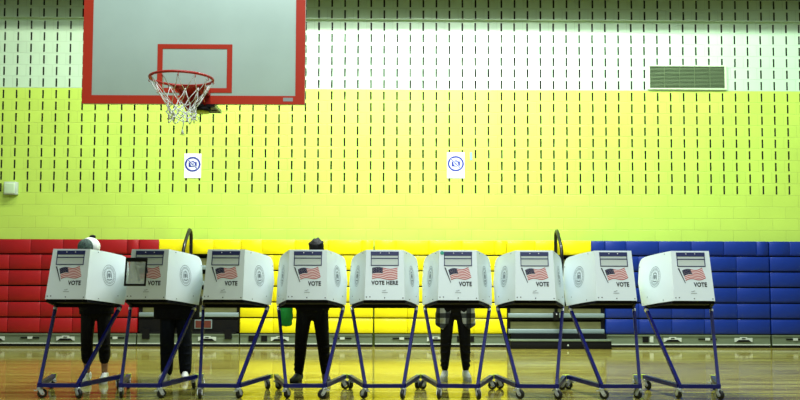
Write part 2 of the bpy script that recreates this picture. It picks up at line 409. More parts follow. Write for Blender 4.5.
for px in (0,): white_plate(t, X(px)-cx, 0)
handle(t, X(34)-cx, 0); white_plate(t, X(69)-cx, 0)
for k in range(2): handle(t, X(118)-cx, 0) if k else None
t = section('yellow folded bleacher section left of the dark centre seam', X(241), X(373.3), M['yellow'], G); cx = t.location.x
for px in (253, 265.5): black_square(t, X(px)-cx, 0)
white_plate(t, X(281)-cx, 0); handle(t, X(343)-cx, 0)
t = section('yellow folded bleacher section right of the dark centre seam', X(374.7), X(507), M['yellow'], G); cx = t.location.x
handle(t, X(402)-cx, 0); white_plate(t, X(436)-cx, 0); 
for px in (460, 471): black_square(t, X(px)-cx, 0)
t = section('blue folded bleacher section behind the two rightmost booths', X(606), X(770.5), M['blue'], G); cx = t.location.x
black_square(t, X(645)-cx, 0); b_ = MB(); b_.box(X(651)-cx-.03, X(651)-cx+.03, -.014, -.001, .09, .19); b_.build('plate', M['skirt_light'], t)
white_plate(t, X(672)-cx, 0); handle(t, X(707)-cx, 0); white_plate(t, X(743)-cx, 0)
t = section('blue folded bleacher section at the far right edge', X(771.5), X(771.5)+.54*5, M['blue'], G); cx = t.location.x
handle(t, X(795)-cx, 0)

def aisle(x0, x1, split, ma, mb_, label, left):
    t = empty('bleacher_aisle', (x0, 13.5, 0)); tag(t, label, 'bleachers', 'aisle bays between bleacher sections')
    W_ = x1-x0
    for k, z in enumerate(ROWZ[:5]):
        if left and k == 0: continue
        b = MB(); b.box(.02, W_-.02, .10, .14, z, z+.19); b.build('riser', M['riser'], t)
        b = MB(); b.bevbox(.02, W_-.02, .02, .13, z+.0, z+.07, .006); pl = b.build('plank', M['plank'], t)
        b = MB(); b.box(.0, W_, .05, .25, z-.03, z-.002); b.build('support', M['steel_dark'], t)
    b = MB(); b.box(0.004, W_-.004, .2, .24, .22, 1.55); b.build('back_panel', M['steel_dark'], t)
    for s in (0, 1):
        b = MB(); xx = 0.002 if s == 0 else W_-.062; b.box(xx, xx+.06, .08, .22, .2, 1.54); b.build('side_post', M['black'], t)
    z = ROWZ[5]
    b = MB(); b.box(0, W_, .07, .28, z-.024, z); b.box(.01, W_-.01, .14, .27, z, z+.225); row = b.build('seat_row', M['steel_dark'], t)
    sp = split-x0
    for a, c, m in ((0, sp, ma), (sp, W_, mb_)):
        n = max(1, round((c-a)/.54)); wd = (c-a)/n
        for i in range(n):
            o = module(wd, m); o.parent = row; o.location = (a+i*wd, .02, z)
    if left:
        skirt(t, 0, W_, 0)
        b = MB(); b.box(.02, W_-.02, .03, .1, .245, .45); b.build('kick_panel', M['black'], t)
        b = MB(); xa = X(196)-x0; b.box(xa, xa+.29, .02, .03, .30, .45); fr = b.build('framed_plate', M['plank'], t)
        b = MB(); b.box(xa+.015, xa+.275, .015, .02, .315, .435); b.build('plate', M['dim_red'], fr)
        for px in (148.5, 230): 
            b = MB(); xx = X(px)-x0; b.box(xx-.06, xx+.06, -.03, .0, .13, .30); b.build('hook_bracket', M['black'], t)
        b = MB(); b.box(.06, W_-.06, -.012, .05, .215, .245); b.build('rail', M['steel_dark'], t)
        white_plate(t, X(209)-x0, 0)
    else:
        b = MB(); b.box(.06, W_-.0, -.02, .1, .13, .225); b.build('kick_panel', M['black'], t)
        b = MB(); b.box(.05, W_-.05, -.05, .1, 0, .12); b.build('base', M['steel_dark'], t)
    return t
aisle(X(139)+.004, X(241)-.004, X(159), M['red'], M['yellow'], 'dark aisle bay between the red and yellow bleachers', True)
aisle(X(507)+.004, X(606)-.004, X(592), M['yellow'], M['blue'], 'grey stepped aisle bay between the yellow and blue bleachers', False)

# black step in front of the right aisle
t = empty('aisle_step', (X(561, 13.2), 13.32, 0)); tag(t, 'low black step with grey tread in front of the right bleacher aisle', 'step')
mb = MB(); mb.bevbox(-.83, .83, -.11, .08, 0, .125, .006); mb.build('box', M['black'], t)
mb = MB(); mb.bevbox(-.84, .84, -.12, .08, .126, .15, .005); mb.build('tread', M['skirt'], t)
mb = MB(); mb.box(.10, .125, -.113, -.11, .05, .075); mb.build('stud', M['skirt_light'], t)

def handrail(xb, dx, label):
    t = empty('handrail', (xb, 13.44, 0)); tag(t, label, 'handrail', 'handrails at the bleacher aisles')
    pts = [(0, 0, .52), (0, 0, 1.2), (0, .0, 1.78), (0, -.01, 1.88), (0, -.05, 1.94), (0, -.12, 1.95), (0, -.2, 1.90), (0, -.42, 1.70), (0, -.47, 1.62), (0, -.48, 1.5), (0, -.48, 1.0), (0, -.45, .93), (0, -.38, .90), (0, -.03, .90)]
    b = MB(); b.chain(pts, .029, 10); b.build('rail', M['black_gloss'], t)
    b = MB(); b.bevbox(-.045, .045, -.04, .04, .46, .60, .008); b.build('socket', M['black'], t)
    b = MB(); b.ell((0, -.045, .56), (.012, .008, .012)); b.build('bolt', M['chrome'], t)
handrail(X(191.5, 13.44), 0, 'black looped handrail rising behind the second and third booths from the left')
handrail(X(556, 13.44), 0, 'black looped handrail rising behind the booths near the blue bleachers')

# ------------------------------------------------------------------ basketball hoop
def hoop():
    bx, by, bz = -1.652, 6.56, 2.64
    t = empty('basketball_hoop', (bx, by, bz)); tag(t, 'basketball hoop with white orange-edged backboard and ragged net', 'basketball hoop')
    W2, Hh = .918, 1.12
    b = MB(); b.bevbox(-W2, W2, .0, .04, 0, Hh, .004); bb = b.build('backboard', M['board'], t)
    def frame(x0, x1, z0, z1, tx, tz, name, y=-.002, th=.002, m=M['orange']):
        b = MB(); b.box(x0, x1, y-th, y+.0015, z0, z0+tz); b.box(x0, x1, y-th, y+.0015, z1-tz, z1)
        b.box(x0, x0+tx, y-th, y+.0015, z0+tz, z1-tz); b.box(x1-tx, x1, y-th, y+.0015, z0+tz, z1-tz)
        return b.build(name, m, bb)
    frame(-W2, W2, 0, Hh, .078, .070, 'border')
    frame(-.303, .315, .095, .50, .043, .038, 'target_square')
    b = MB(); b.box(.74, .82, -.005, -.003, .025, .055); b.build('maker_plate', M['faint'], bb)
    # rim: flared bracket, ring, braces
    rc = Vector((.048, -.56, .075)); rr_ = .232
    N = 40
    b = MB(); b.chain([rc+Vector((math.cos(2*PI*k/N)*rr_, math.sin(2*PI*k/N)*rr_, 0)) for k in range(N)], .0105, 8, closed=True)
    hooks = []
    for k in range(12):
        a = 2*PI*(k+.3)/12; p = rc+Vector((math.cos(a)*rr_, math.sin(a)*rr_, -.012)); hooks.append((a, p))
        b.chain([p+Vector((0, 0, .008)), p+Vector((math.cos(a)*.008, math.sin(a)*.008, -.014)), p+Vector((0, 0, -.022))], .003, 5)
    rim = b.build('rim', M['rimred'], t)
    b = MB()
    for s in (-1, 1):
        b.chain([(rc.x+s*.12, -.35, rc.z-.002), (s*.10+.03, -.02, rc.z-.01)], .012, 8)
        b.chain([(rc.x+s*.09, -.34, rc.z-.015), (s*.08+.03, -.02, rc.z-.13)], .009, 8)
    b.slab([(rc.x-.12, -.345, rc.z), (rc.x+.12, -.345, rc.z), (.12, -.02, rc.z-.004), (-.05, -.02, rc.z-.004)], (0, 0, 1), .006)
    b.box(-.06, .14, -.022, 0, -.06, .12)
    b.build('rim_bracket', M['rimred'], rim)
    nt = MB(); r2 = random.Random(5)
    def P(a, lev):
        prof = [(.225, 0), (.165, -.105), (.112, -.185), (.104, -.215), (.110, -.245), (.102, -.272), (.108, -.300)]
        i = int(lev); f = lev-i; i2 = min(i+1, 6)
        r = prof[i][0]*(1-f)+prof[i2][0]*f; z = prof[i][1]*(1-f)+prof[i2][1]*f
        return rc+Vector((math.cos(a)*r+.012*lev/6, math.sin(a)*r, z-.02))
    jit = {}
    def J(k, lev):
        key = (k % 24, lev)
        if key not in jit:
            p = P(2*PI*(k % 24+.6)/24, lev); q = .014 if lev > 1 else .006
            jit[key] = p+Vector((r2.uniform(-q, q), r2.uniform(-q, q), r2.uniform(-q, q) if lev else 0))
        return jit[key]
    for lev in range(6):
        for k in range(0, 24, 2):
            k0 = k+(lev % 2)
            for d in (-1, 1):
                a, b2 = J(k0, lev), J(k0+d, lev+1)
                mid = (a+b2)/2+Vector((r2.uniform(-.006, .006), r2.uniform(-.006, .006), -.006))
                nt.chain([a, mid, b2], .0030 if lev < 2 else .0042, 5)
            if lev > 1: nt.ell(J(k0, lev), (.007, .007, .007), 0, 6, 4)
    for k in range(0, 24, 3):
        p = J(k, 5); nt.chain([p, p+Vector((.01, 0, -.012)), p+Vector((.0, .01, -.022))], .0035, 5)
    # loose cord with a frayed end
    q = rc+Vector((.03, -.05, -.30)); nt.chain([q, q+Vector((.003, 0, -.05)), q+Vector((-.004, 0, -.10))], .004, 5)
    for k in range(9): 
        a = r2.uniform(0, 6.28); nt.chain([q+Vector((-.004, 0, -.09)), q+Vector((math.cos(a)*.014-.004, math.sin(a)*.014, -.13-r2.random()*.015))], .003, 4)
    nt.build('net', M['net'], rim)
    # height adjuster below the board
    b = MB(); b.box(.02, .20, -.10, .16, -.045, -.02); b.chain([(.12, .0, -.02), (.12, .0, 0.02)], .02, 8); b.box(.1, .18, 0.04, .08, -.05, .2)
    ad = b.build('adjuster_arm', M['black_gloss'], t)
    b = MB(); b.chain([(.075, -.06, -.075), (.075, -.06, -.05)], .085, 20); b.build('adjuster_disc', M['black'], ad)
    b = MB(); b.chain([(.075, -.06, -.084), (.075, -.06, -.075)], .07, 20); b.build('disc_face', M['adjust'], ad)
    # hanging frame going up to the roof behind the board
    b = MB()
    for s in (-1, 1):
        b.chain([(s*.35, .09, .15), (s*.35, .09, 2.6), (s*.35, .09, 4.6)], .03, 10)
        b.chain([(s*.35, .12, .9), (s*.35, 1.6, 4.6)], .022, 8)
    b.box(-.4, .4, .04, .12, .25, .31); b.box(-.4, .4, .04, .12, .85, .91); b.build('hanging_frame', M['beam'], t)
hoop()
mb = MB(); mb.box(-13, 13, 6.4, 6.9, 7.24, 7.5); mb.box(-13, 13, 8.0, 8.4, 7.24, 7.5); tag(mb.build('trim_2', M['beam']), kind='structure')

# ------------------------------------------------------------------ voting booths
FB = Vector((0, .10, .976)); FT = Vector((0, .23, 1.486)); PV = (FT-FB).normalized(); PH = (FT-FB).length
PN = Vector((1, 0, 0)).cross(PV)       # towards the viewer, -y
if PN.y > 0: PN = -PN
def PF(a, b, off=.002): return FB+Vector((a, 0, 0))+PV*b+PN*off

def flag(mb, P, x0, x1, y0, y1, slant, wave, off, mis):
    """US flag as a waving grid; mis = (red, white, blue, star)"""
    def Q(s, t, o=0):
        a = x0+(x1-x0)*s; b = y0+(y1-y0)*t+slant*s+wave*math.sin(s*2*PI*1.05)
        return P(a-(.03*(1-t) if slant else 0)*-1+(0.0), b, off+o)
    N = 14
    for i in range(13):
        for k in range(N):
            s0, s1 = k/N, (k+1)/N; t0, t1 = 1-(i+1)/13, 1-i/13
            mb.poly([Q(s0, t0), Q(s1, t0), Q(s1, t1), Q(s0, t1)], mis[0] if i % 2 == 0 else mis[1])
    for k in range(6):
        s0, s1 = k*.42/6, (k+1)*.42/6
        mb.poly([Q(s0, 6/13, .0006), Q(s1, 6/13, .0006), Q(s1, 1, .0006), Q(s0, 1, .0006)], mis[2])
    for i in range(5):
        for k in range(4):
            s, t = .05+k*.1+(.03 if i % 2 else 0), .53+i*.1; d = .011
            mb.poly([Q(s-d, t, .0012), Q(s, t-d*1.2, .0012), Q(s+d, t, .0012), Q(s, t+d*1.2, .0012)], mis[3])

def side_pts(sg):
    """outer face of a side panel with its rounded rear top corner and creased rear bottom corner"""
    ft = Vector((sg*.192, .23, 1.486)); fb = Vector((sg*.205, .10, .976))
    rt_ = Vector((sg*.361, .84, 1.415)); rb = Vector((sg*.378, .715, .895))
    U = (rt_-ft); n = (fb-ft).cross(U).normalized()
    if n.x*sg < 0: n = -n
    def onp(y, z):        # point of the upper plane at this y and z
        x = ft.x-(n.y*(y-ft.y)+n.z*(z-ft.z))/n.x
        return Vector((x, y, z))
    poly = [fb, ft, onp(.50, 1.462), onp(.74, 1.432), onp(.80, 1.415), onp(.835, 1.385), onp(.85, 1.345), onp(.84, 1.15), onp(.40, .94)]
    tri = [poly[-1], poly[-2], rb]
    return poly, tri, n, onp

def make_booth(kind='vote'):
    t = empty('voting_booth')
    nv = M['navy']
    # frame: front bar, two wings, legs, top rails
    b = MB()
    def bar(mb, a, c, w_=.02, h_=.02):
        a, c = Vector(a), Vector(c); d = (c-a).normalized(); s = d.cross(Vector((0, 0, 1)))
        s = s.normalized() if s.length > .01 else Vector((1, 0, 0)); u = s.cross(d)
        q = [(-1, -1), (1, -1), (1, 1), (-1, 1)]
        v = [p+s*w_*x+u*h_*y for p in (a, c) for x, y in q]
        mb.add(v, [(0, 1, 2, 3)[::-1], (4, 5, 6, 7)]+[(i, (i+1) % 4, 4+(i+1) % 4, 4+i) for i in range(4)])
    bar(b, (-.205, 0, .128), (.205, 0, .128), .022, .019); b.build('front_bar', nv, t)
    for s in (-1, 1):
        b = MB(); bar(b, (s*.195, .01, .128), (s*.377, .74, .128), .021, .021); wg = b.build('wing_bar', nv, t)
        b = MB(); bar(b, (s*.366, .695, .128), (s*.378, .745, .128), .0225, .0225); b.build('tape_band', M['tape'], wg)
        b = MB(); bar(b, (s*.192, .005, .14), (s*.352, .68, .885), .0155, .0155); lg = b.build('leg', nv, t)
        b = MB(); bar(b, (s*.342, .637, .838), (s*.347, .658, .862), .0175, .0175); b.build('clamp', M['chrome'], lg)
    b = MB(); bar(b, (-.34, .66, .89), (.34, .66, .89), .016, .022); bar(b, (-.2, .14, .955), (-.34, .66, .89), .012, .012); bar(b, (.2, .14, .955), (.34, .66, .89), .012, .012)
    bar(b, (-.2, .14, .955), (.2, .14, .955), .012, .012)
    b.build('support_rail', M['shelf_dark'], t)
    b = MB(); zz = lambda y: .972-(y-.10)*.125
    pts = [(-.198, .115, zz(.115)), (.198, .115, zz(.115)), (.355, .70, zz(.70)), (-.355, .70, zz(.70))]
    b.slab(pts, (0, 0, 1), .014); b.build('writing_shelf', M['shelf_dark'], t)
    # casters
    def caster(x, y, ang, ht=.11):
        e = MB()
        e.chain([(0, 0, ht), (0, 0, ht-.018)], .027, 12)
        for s in (-1, 1):
            e.add([Vector(p) for p in ((s*.020, -.022, ht-.016), (s*.020, .022, ht-.016), (s*.020, .046, .045), (s*.020, .03, .03), (s*.020, .010, .040),
                                       (s*.024, -.022, ht-.016), (s*.024, .022, ht-.016), (s*.024, .046, .045), (s*.024, .03, .03), (s*.024, .010, .040))],
                  [(0, 1, 2, 3, 4), (5, 6, 7, 8, 9)]+[(i, (i+1) % 5, 5+(i+1) % 5, 5+i) for i in range(5)])
        e.box(-.024, .024, -.024, .024, ht-.022, ht-.014)
        e.box(-.014, .014, -.052, -.018, ht-.035, ht-.026)
        c = e.build('caster', M['chrome'], t); c.location = (x, y, 0); c.rotation_euler = (0, 0, ang)
        w2 = MB(); yc = .024
        prof = [(.026, -.016), (.042, -.015), (.046, -.010), (.046, .010), (.042, .015), (.026, .016)]
        N = 20; vs_ = []
        for k in range(N):
            a = 2*PI*k/N
            for r, xx in prof: vs_.append(Vector((xx, yc+math.cos(a)*r, .0465+math.sin(a)*r)))
        fs = []
        for k in range(N):
            l = (k+1) % N
            for i in range(5): fs.append((k*6+i, k*6+i+1, l*6+i+1, l*6+i))
        w2.add(vs_, fs, 0, True); w2.build('wheel', M['wheel'], c)
        w2 = MB(); w2.chain([(-.016, yc, .0465), (.016, yc, .0465)], .019, 14)
        w2.chain([(-.026, yc+.004, .0465), (.026, yc+.004, .0465)], .006, 8)
        w2.build('hub', M['hub'], c)
    for s in (-1, 1): caster(s*.19, .005, s*1.2)
    for s in (-1, 1): caster(s*.352, .655, s*.8)
    # front panel
    b = MB()
    o4 = [Vector((-.205, .10, .976)), Vector((.205, .10, .976)), Vector((.192, .23, 1.486)), Vector((-.192, .23, 1.486))]
    b.slab(o4, PN, -.006)
    pn = b.build('front_panel', M['white_plastic'], t)
    for a, z in ((-.185, .03), (.0, .022), (.185, .02), (-.15, .032)):      # bolts along the lower edge
        b = MB(); b.ell(PF(a, z), (.006, .004, .006), 0, 8, 6); b.build('bolt', M['print_black'], pn)
    b = MB()                                                # label window
    b.slab([PF(-.145, PH-.055), PF(.145, PH-.055), PF(.145, PH-.018), PF(-.145, PH-.018)], PN, .003, 0)
    x0, x1, y0, y1 = -.143, .143, PH-.170, PH-.055
    for r in ((x0, x1, y0, y0+.008), (x0, x1, y1-.006, y1), (x0, x0+.008, y0, y1), (x1-.008, x1, y0, y1), (x0, x1, PH-.095, PH-.086)):
        b.slab([PF(r[0], r[2]), PF(r[1], r[2]), PF(r[1], r[3]), PF(r[0], r[3])], PN, .003, 0)
    b.slab([PF(x0, y0, .0005), PF(x1, y0, .0005), PF(x1, y1, .0005), PF(x0, y1, .0005)], PN, .001, 1)
    for a in (-.045, .045): b.ell(PF(a, PH-.034, .005), (.006, .003, .005), 2, 8, 6)
    b.build('label_window', [M['navy_print'], M['window'], M['paper']], pn)
    b = MB()
    if kind == 'here':
        flag(b, PF, -.13, .13, .218, .335, 0, .010, .002, (0, 1, 2, 3))
        b.build('flag_print', [M['flag_red'], M['flag_white'], M['flag_blue'], M['flag_white']], pn)
        b = MB(); put_text(b, 'VOTE HERE', .056, .0026, PF, 0, .176, .88); b.build('lettering', M['print_black'], pn)
    else:
        flag(b, PF, -.100, .106, .208, .316, .026, .012, .002, (0, 1, 2, 3))
        b.slab([PF(-.140, .340, .0016), PF(-.126, .340, .0016), PF(-.072, .185, .0016), (PF(-.078, .183, .0016))], PN, .001, 4)
        b.build('flag_print', [M['flag_red'], M['flag_white'], M['flag_blue'], M['flag_white'], M['print_black']], pn)
        b = MB(); put_text(b, 'VOTE', .062, .0028, PF, .074, .166, .78); b.build('lettering', M['print_black'], pn)
    b = MB()                                                # faint small imprint low on the panel
    for a, z, l in ((-.012, .092, .012), (.006, .098, .008), (0, .074, .03)): b.slab([PF(a-l, z), PF(a+l, z), PF(a+l, z+.006), PF(a-l, z+.006)], PN, .0008)
    b.build('small_imprint', M['faint'], pn)
    # side panels with county seal
    for sg in (-1, 1):
        poly, tri, n, onp = side_pts(sg)
        b = MB(); k = len(poly)
        off = -n*.006; tn = (tri[1]-tri[0]).cross(tri[2]-tri[0]).normalized()
        if tn.x*sg < 0: tn = -tn
        allp = poly+[tri[2]]; inn = [p+off for p in allp]
        b.add(allp+inn, [tuple(range(k)), (k-1, k-2, k)[::1], tuple(range(k+1, 2*k+1)), (2*k, 2*k-1, 2*k+1)]
              + [(i, i+1, k+2+i, k+1+i) for i in range(k-2)] + [(k-2, k, 2*k+1, 2*k-1), (k, k-1, 2*k, 2*k+1), (k-1, 0, k+1, 2*k)])
        sp_ = b.build('side_panel', M['white_plastic'], t)
        cpt = onp(.50, 1.215); Uv = (onp(.6, 1.235)-onp(.5, 1.235)).normalized(); Vv = n.cross(Uv); Vv = Vv if Vv.z > 0 else -Vv
        # text reads left to right seen from outside
        Uo = Uv*(1 if sg > 0 else -1)
        P2 = lambda a, z, o=.0016: cpt+Uo*a+Vv*z+n*o
        b = MB()
        for r0, r1 in ((.112, .107), (.077, .073)):
            for q in range(32):
                a, c = 2*PI*q/32, 2*PI*(q+1)/32
                b.poly([P2(math.cos(a)*r0, math.sin(a)*r0), P2(math.cos(c)*r0, math.sin(c)*r0), P2(math.cos(c)*r1, math.sin(c)*r1), P2(math.cos(a)*r1, math.sin(a)*r1)])
        rs = random.Random(9)
        for q in range(30):                                   # worn ring lettering
            a = 2*PI*q/30+.05; ca, sa = math.cos(a), math.sin(a); wv = .0045
            r0, r1 = .082, .082+rs.uniform(.008, .015)
            b.poly([P2(ca*r0-sa*wv, sa*r0+ca*wv), P2(ca*r0+sa*wv, sa*r0-ca*wv), P2(ca*r1+sa*wv, sa*r1-ca*wv), P2(ca*r1-sa*wv, sa*r1+ca*wv)])
        # shield with two supporters, a crest bird and a ribbon
        b.poly([P2(-.02, .02), P2(-.018, -.012), P2(0, -.03), P2(.018, -.012), P2(.02, .02)])
        for q in (-1, 1):
            b.poly([P2(q*.026, -.03), P2(q*.040, -.03), P2(q*.042, .0), P2(q*.036, .028), P2(q*.028, .026), P2(q*.025, .0)])
            b.poly([P2(q*.027+math.cos(2*PI*j/8)*.008, .035+math.sin(2*PI*j/8)*.009) for j in range(8)])
        b.poly([P2(-.022, .045), P2(-.006, .032), P2(.006, .032), P2(.022, .045), P2(.008, .044), P2(0, .058), P2(-.008, .044)])
        b.poly([P2(-.045, -.038), P2(0, -.045), P2(.045, -.038), P2(.04, -.05), P2(0, -.057), P2(-.04, -.05)])
        b.build('seal_print', M['seal'], sp_)
        for y, z in ((.30, .955), (.62, .975), (.83, 1.30), (.35, 1.435)): 
            b = MB(); b.ell(onp(y, z+.02)+n*.001, (.005, .005, .005), 0, 8, 6); b.build('bolt', M['print_black'], sp_)
    return t

base = make_booth('vote')
here = make_booth('here')
B = [(-3.310, -1.5, 'white voting booth standing before the red bleachers, leftmost of the row'),
     (-2.503, -1.5, 'white voting booth with a black-framed magnifier sheet at its front'),
     (-1.724, -2, 'white voting booth before the dark aisle, with its shelf unused and its right side showing'),
     (-.868, 1.5, 'white voting booth used by the voter with black hair and dark shoes'),
     (-.08, 1, 'white voting booth reading VOTE HERE under a rectangular flag'),
     (.657, -3.5, 'white voting booth with a round teal sticker on its top left'),
     (1.443, -4, 'white voting booth beside the looped handrail, before the grey stepped aisle'),
     (2.277, .5, 'white voting booth straddling the stepped aisle and blue bleachers, second from the right'),
     (3.061, -3.5, 'white voting booth wholly before the blue bleachers, rightmost of the row')]
used = {}
booths = []
for i, (x, rz, lab) in enumerate(B):
    src = here if i == 4 else base
    o = src if src not in used.values() and id(src) not in used else copy_tree(src)
    used[id(src)] = src
    o.location = (x, 8.03, 0); o.rotation_euler = (0, 0, R(rz))
    tag(o, lab, 'voting booth', 'portable voting booths in a row'); booths.append(o)
for i, o in enumerate(booths):           # each swivel caster stands at its own angle
    for ch in sorted((q for q in bpy.data.objects if q.parent == o and q.name.startswith('caster')), key=lambda q: q.name):
        ch.rotation_euler.z = rnd.uniform(-PI, PI)
mb = MB(); mb.slab([PF(-.163+math.cos(2*PI*k/20)*.02, PH-.03+math.sin(2*PI*k/20)*.02) for k in range(20)], PN, .001)
mb.build('round_sticker', M['teal'], booths[5])

# magnifier sheet at the second booth
def magnifier():
    t = empty('magnifier_sheet', (-2.562, 7.985, 1.112), R(2)); tag(t, 'black-framed see-through magnifier sheet hanging at the front of a booth', 'magnifier')
    T = Matrix.Rotation(R(-8), 4, 'X')@Matrix.Shear('XZ', 4, (0, 0)) if False else Matrix.Rotation(R(-10), 4, 'X')
    b = MB(); w_, h = .108, .288
    b.bevbox(-w_, w_, -.006, .006, h-.042, h, .004, 0, T); b.bevbox(-w_, w_, -.005, .005, 0, .022, .003, 0, T)
    b.bevbox(-w_, -w_+.018, -.005, .005, .02, h-.04, .003, 0, T); b.bevbox(w_-.018, w_, -.005, .005, .02, h-.04, .003, 0, T)
    b.build('frame', M['black'], t)
    b = MB(); b.box(-w_+.012, w_-.012, -.001, .001, .02, h-.04, 0, T); b.build('clear_sheet', M['film'], t)
    b = MB(); b.box(-.02, .02, .004, .15, h-.03, h-.012, 0, T); b.build('clip', M['black'], t)
    return t
mg = magnifier()

# ------------------------------------------------------------------ voters
def remesh(o, vox, smooth=4, sub=False):
    m = o.modifiers.new('Remesh', 'REMESH'); m.mode = 'VOXEL'; m.voxel_size = vox; m.use_smooth_shade = True
    s = o.modifiers.new('Smooth', 'SMOOTH'); s.iterations = smooth; s.factor = .5
    return o

def voter(loc, rz, label, spread, head, hip_z=.87, skin='skin1', top='cloth_black', pants='cloth_black', hem=.12, shoe='sneaker',
          leg_r=(.088, .062, .045), hem_z=.80, coat_w=.17, toe_out=8, open_front=False, feet_dy=(0, 0), hair=True, shoulder=None):
    t = empty('person', loc, rz); tag(t, label, 'person', 'voters standing at the booths')
    hp = Vector((0, .0, hip_z)); hd = Vector(head)
    neck = hd+Vector((0, .075, -.115)); ch = neck+Vector((0, .06, -.12)); ab = (hp+ch)/2+Vector((0, .05, 0))
    sk = MB()
    # head: skull, jaw, nose, ears; bent down over the shelf
    rot = Euler((R(38), 0, 0)); rm = rot.to_matrix()
    def H(x, y, z): return hd+rm @ Vector((x, y, z))
    sk.ell(H(0, .01, .02), (.073, .09, .09), rot=rot); sk.ell(H(0, -.018, -.045), (.052, .062, .062), rot=rot)
    sk.cap(H(0, -.082, .004), H(0, -.096, -.022), .009, .012); 
    for s in (-1, 1): sk.ell(H(s*.075, .012, -.012), (.010, .017, .028), rot=rot); sk.ell(H(s*.03, -.07, .022), (.020, .012, .008), rot=rot)
    sk.ell(H(0, -.072, -.052), (.022, .010, .007), rot=rot)
    sk.cap(H(0, .02, -.05), neck+Vector((0, .02, -.02)), .050, .058)
    sk.cap(ab, ch, .12, .13); sk.cap(hp+Vector((0, .01, .05)), ab, .10, .11); sk.cap(ch+Vector((-.12, .01, .02)), ch+Vector((.12, .01, .02)), .07, .07)
    hands = MB(); sl = MB(); arms = []
    zs = .935
    for s in (-1, 1):
        sh = ch+Vector((s*.165, .01, .02)); wr = Vector((s*.13, hd.y-.22 if hd.y-.22 > -.46 else -.46, zs+.02)); el = (sh+wr)/2+Vector((s*.07, .12, -.07))
        if el.z < .98: el.z = .98
        arms.append((sh, el, wr))
        sk.cap(sh, el, .048, .038); sk.cap(el, wr, .036, .024)
        # palm and five fingers curled on the shelf
        d = Vector((-s*.35, -.93, -.1)).normalized(); si = d.cross(Vector((0, 0, 1))).normalized()
        pc = wr+d*.05; sk.cap(wr+d*.012, pc+d*.03, .022, .026)
        for k, ln in enumerate((.066, .074, .070, .055)):
            a = wr+d*.085+si*(k-1.5)*.0185*(1)
            m1 = a+d*ln*.5+Vector((0, 0, .006)); m2 = m1+d*ln*.4+Vector((0, 0, -.018))
            sk.cap(a, m1, .0088, .0082, seg=8); sk.cap(m1, m2, .0082, .0070, seg=8)
        tb = wr+d*.035-si*s*(-.022)*-1; te = tb+d*.03+si*(-s)*.03*-1
        sk.cap(tb, te, .012, .010, seg=8); sk.cap(te, te+d*.028, .010, .008, seg=8)
    lg = []
    for q, s in enumerate((-1, 1)):
        hj = hp+Vector((s*.085, 0, -.02)); an = Vector((s*spread, .03+feet_dy[q], .085)); kn = (hj+an)/2+Vector((s*.004, -.025, .02))
        lg.append((s, hj, kn, an)); sk.cap(hj, kn, .062, .05); sk.cap(kn, kn*.55+an*.45+Vector((0, .015, 0)), .048, .047); sk.cap(kn*.55+an*.45+Vector((0, .015, 0)), an, .047, .030)
        sk.cap(an, an+Vector((s*.01, -.09, -.045)), .033, .026)
    body = remesh(sk.build('body', M[skin], t), .0075, 3)
    # eyes and mouth
    e = MB()
    for s in (-1, 1): e.ell(H(s*.03, -.078, .012), (.012, .007, .008), 0, rot=rot)
    e.build('eyes', M['eye'], t)
    e = MB(); e.ell(H(0, -.080, -.052), (.022, .006, .006), rot=rot); e.build('mouth', M['lip'], t)
    # trousers
    pm = MB(); pm.cap(hp+Vector((-.075, 0, .0)), hp+Vector((.075, 0, .0)), .125, .125); pm.cap(hp+Vector((-.03, 0, -.07)), hp+Vector((.03, 0, -.07)), .10, .10)
    for s, hj, kn, an in lg:
        low = an.copy(); 
        f = max(0, (hem-an.z)/(kn.z-an.z)); low = an.lerp(kn, f)
        cf = kn*.55+an*.45+Vector((0, .012, 0))
        pm.cap(hj, kn, leg_r[0], leg_r[1]); pm.cap(kn, cf, leg_r[1], (leg_r[1]+leg_r[2])/2+.004)
        if low.z < cf.z: pm.cap(cf, low, (leg_r[1]+leg_r[2])/2+.004, leg_r[2])
        # creases round the knee and calf
        for u in (.2, .45, .75, .9):
            c = kn.lerp(low, u); pm.ell(c+Vector((s*.006, -.008, 0)), (leg_r[1]*(1-.22*u)+.002, leg_r[1]*(1-.22*u)+.002, .014), 0, 12, 6, rot=Euler((R(12), R(10*s), 0)))
    remesh(pm.build('trousers', M[pants], t), .010, 4)
    # top
    tm = MB(); tm.cap(ab, ch, .155, .150); tm.cap(ch+Vector((-.13, .01, .02)), ch+Vector((.13, .01, .02)), .082, .082)
    if open_front:
        tm.cap(ab, hp+Vector((0, .04, .08)), .16, .165)
        for s in (-1, 1):      # the two hanging front tails of the open shirt
            tm.cap(Vector((s*.13, -.01, 1.0)), Vector((s*.155, -.03, hem_z+.10)), .09, .075)
            tm.slab([(s*.045, -.11, hem_z+.22), (s*.085, -.115, hem_z+.02), (s*.15, -.11, hem_z-.05), (s*.235, -.04, hem_z-.0), (s*.24, .02, hem_z+.10), (s*.2, -.03, hem_z+.3)], (0, 1, .05), .05)
        tm.slab([(-.21, .10, hem_z+.1), (.21, .10, hem_z+.1), (.19, .14, hem_z+.35), (-.19, .14, hem_z+.35)], (0, 1, 0), .04)
    else:
        tm.cap(Vector((-coat_w+.13, .02, hip_z+.05)), Vector((coat_w-.13, .02, hip_z+.05)), .15, .15)
        tm.cap(ab, hp+Vector((0, .02, .05)), .155, .15)
        tm.chain([(-.0, .01, hip_z+.04), (0, .01, hem_z)], [(coat_w, .14), (coat_w-.004, .135)], 20)
    for sh, el, wr in arms:
        tm.cap(sh, el, .062, .052); tm.cap(el, el.lerp(wr, .88), .050, .036)
    remesh(tm.build('jacket' if top == 'cloth_black' else 'shirt', M[top], t), .011, 4)
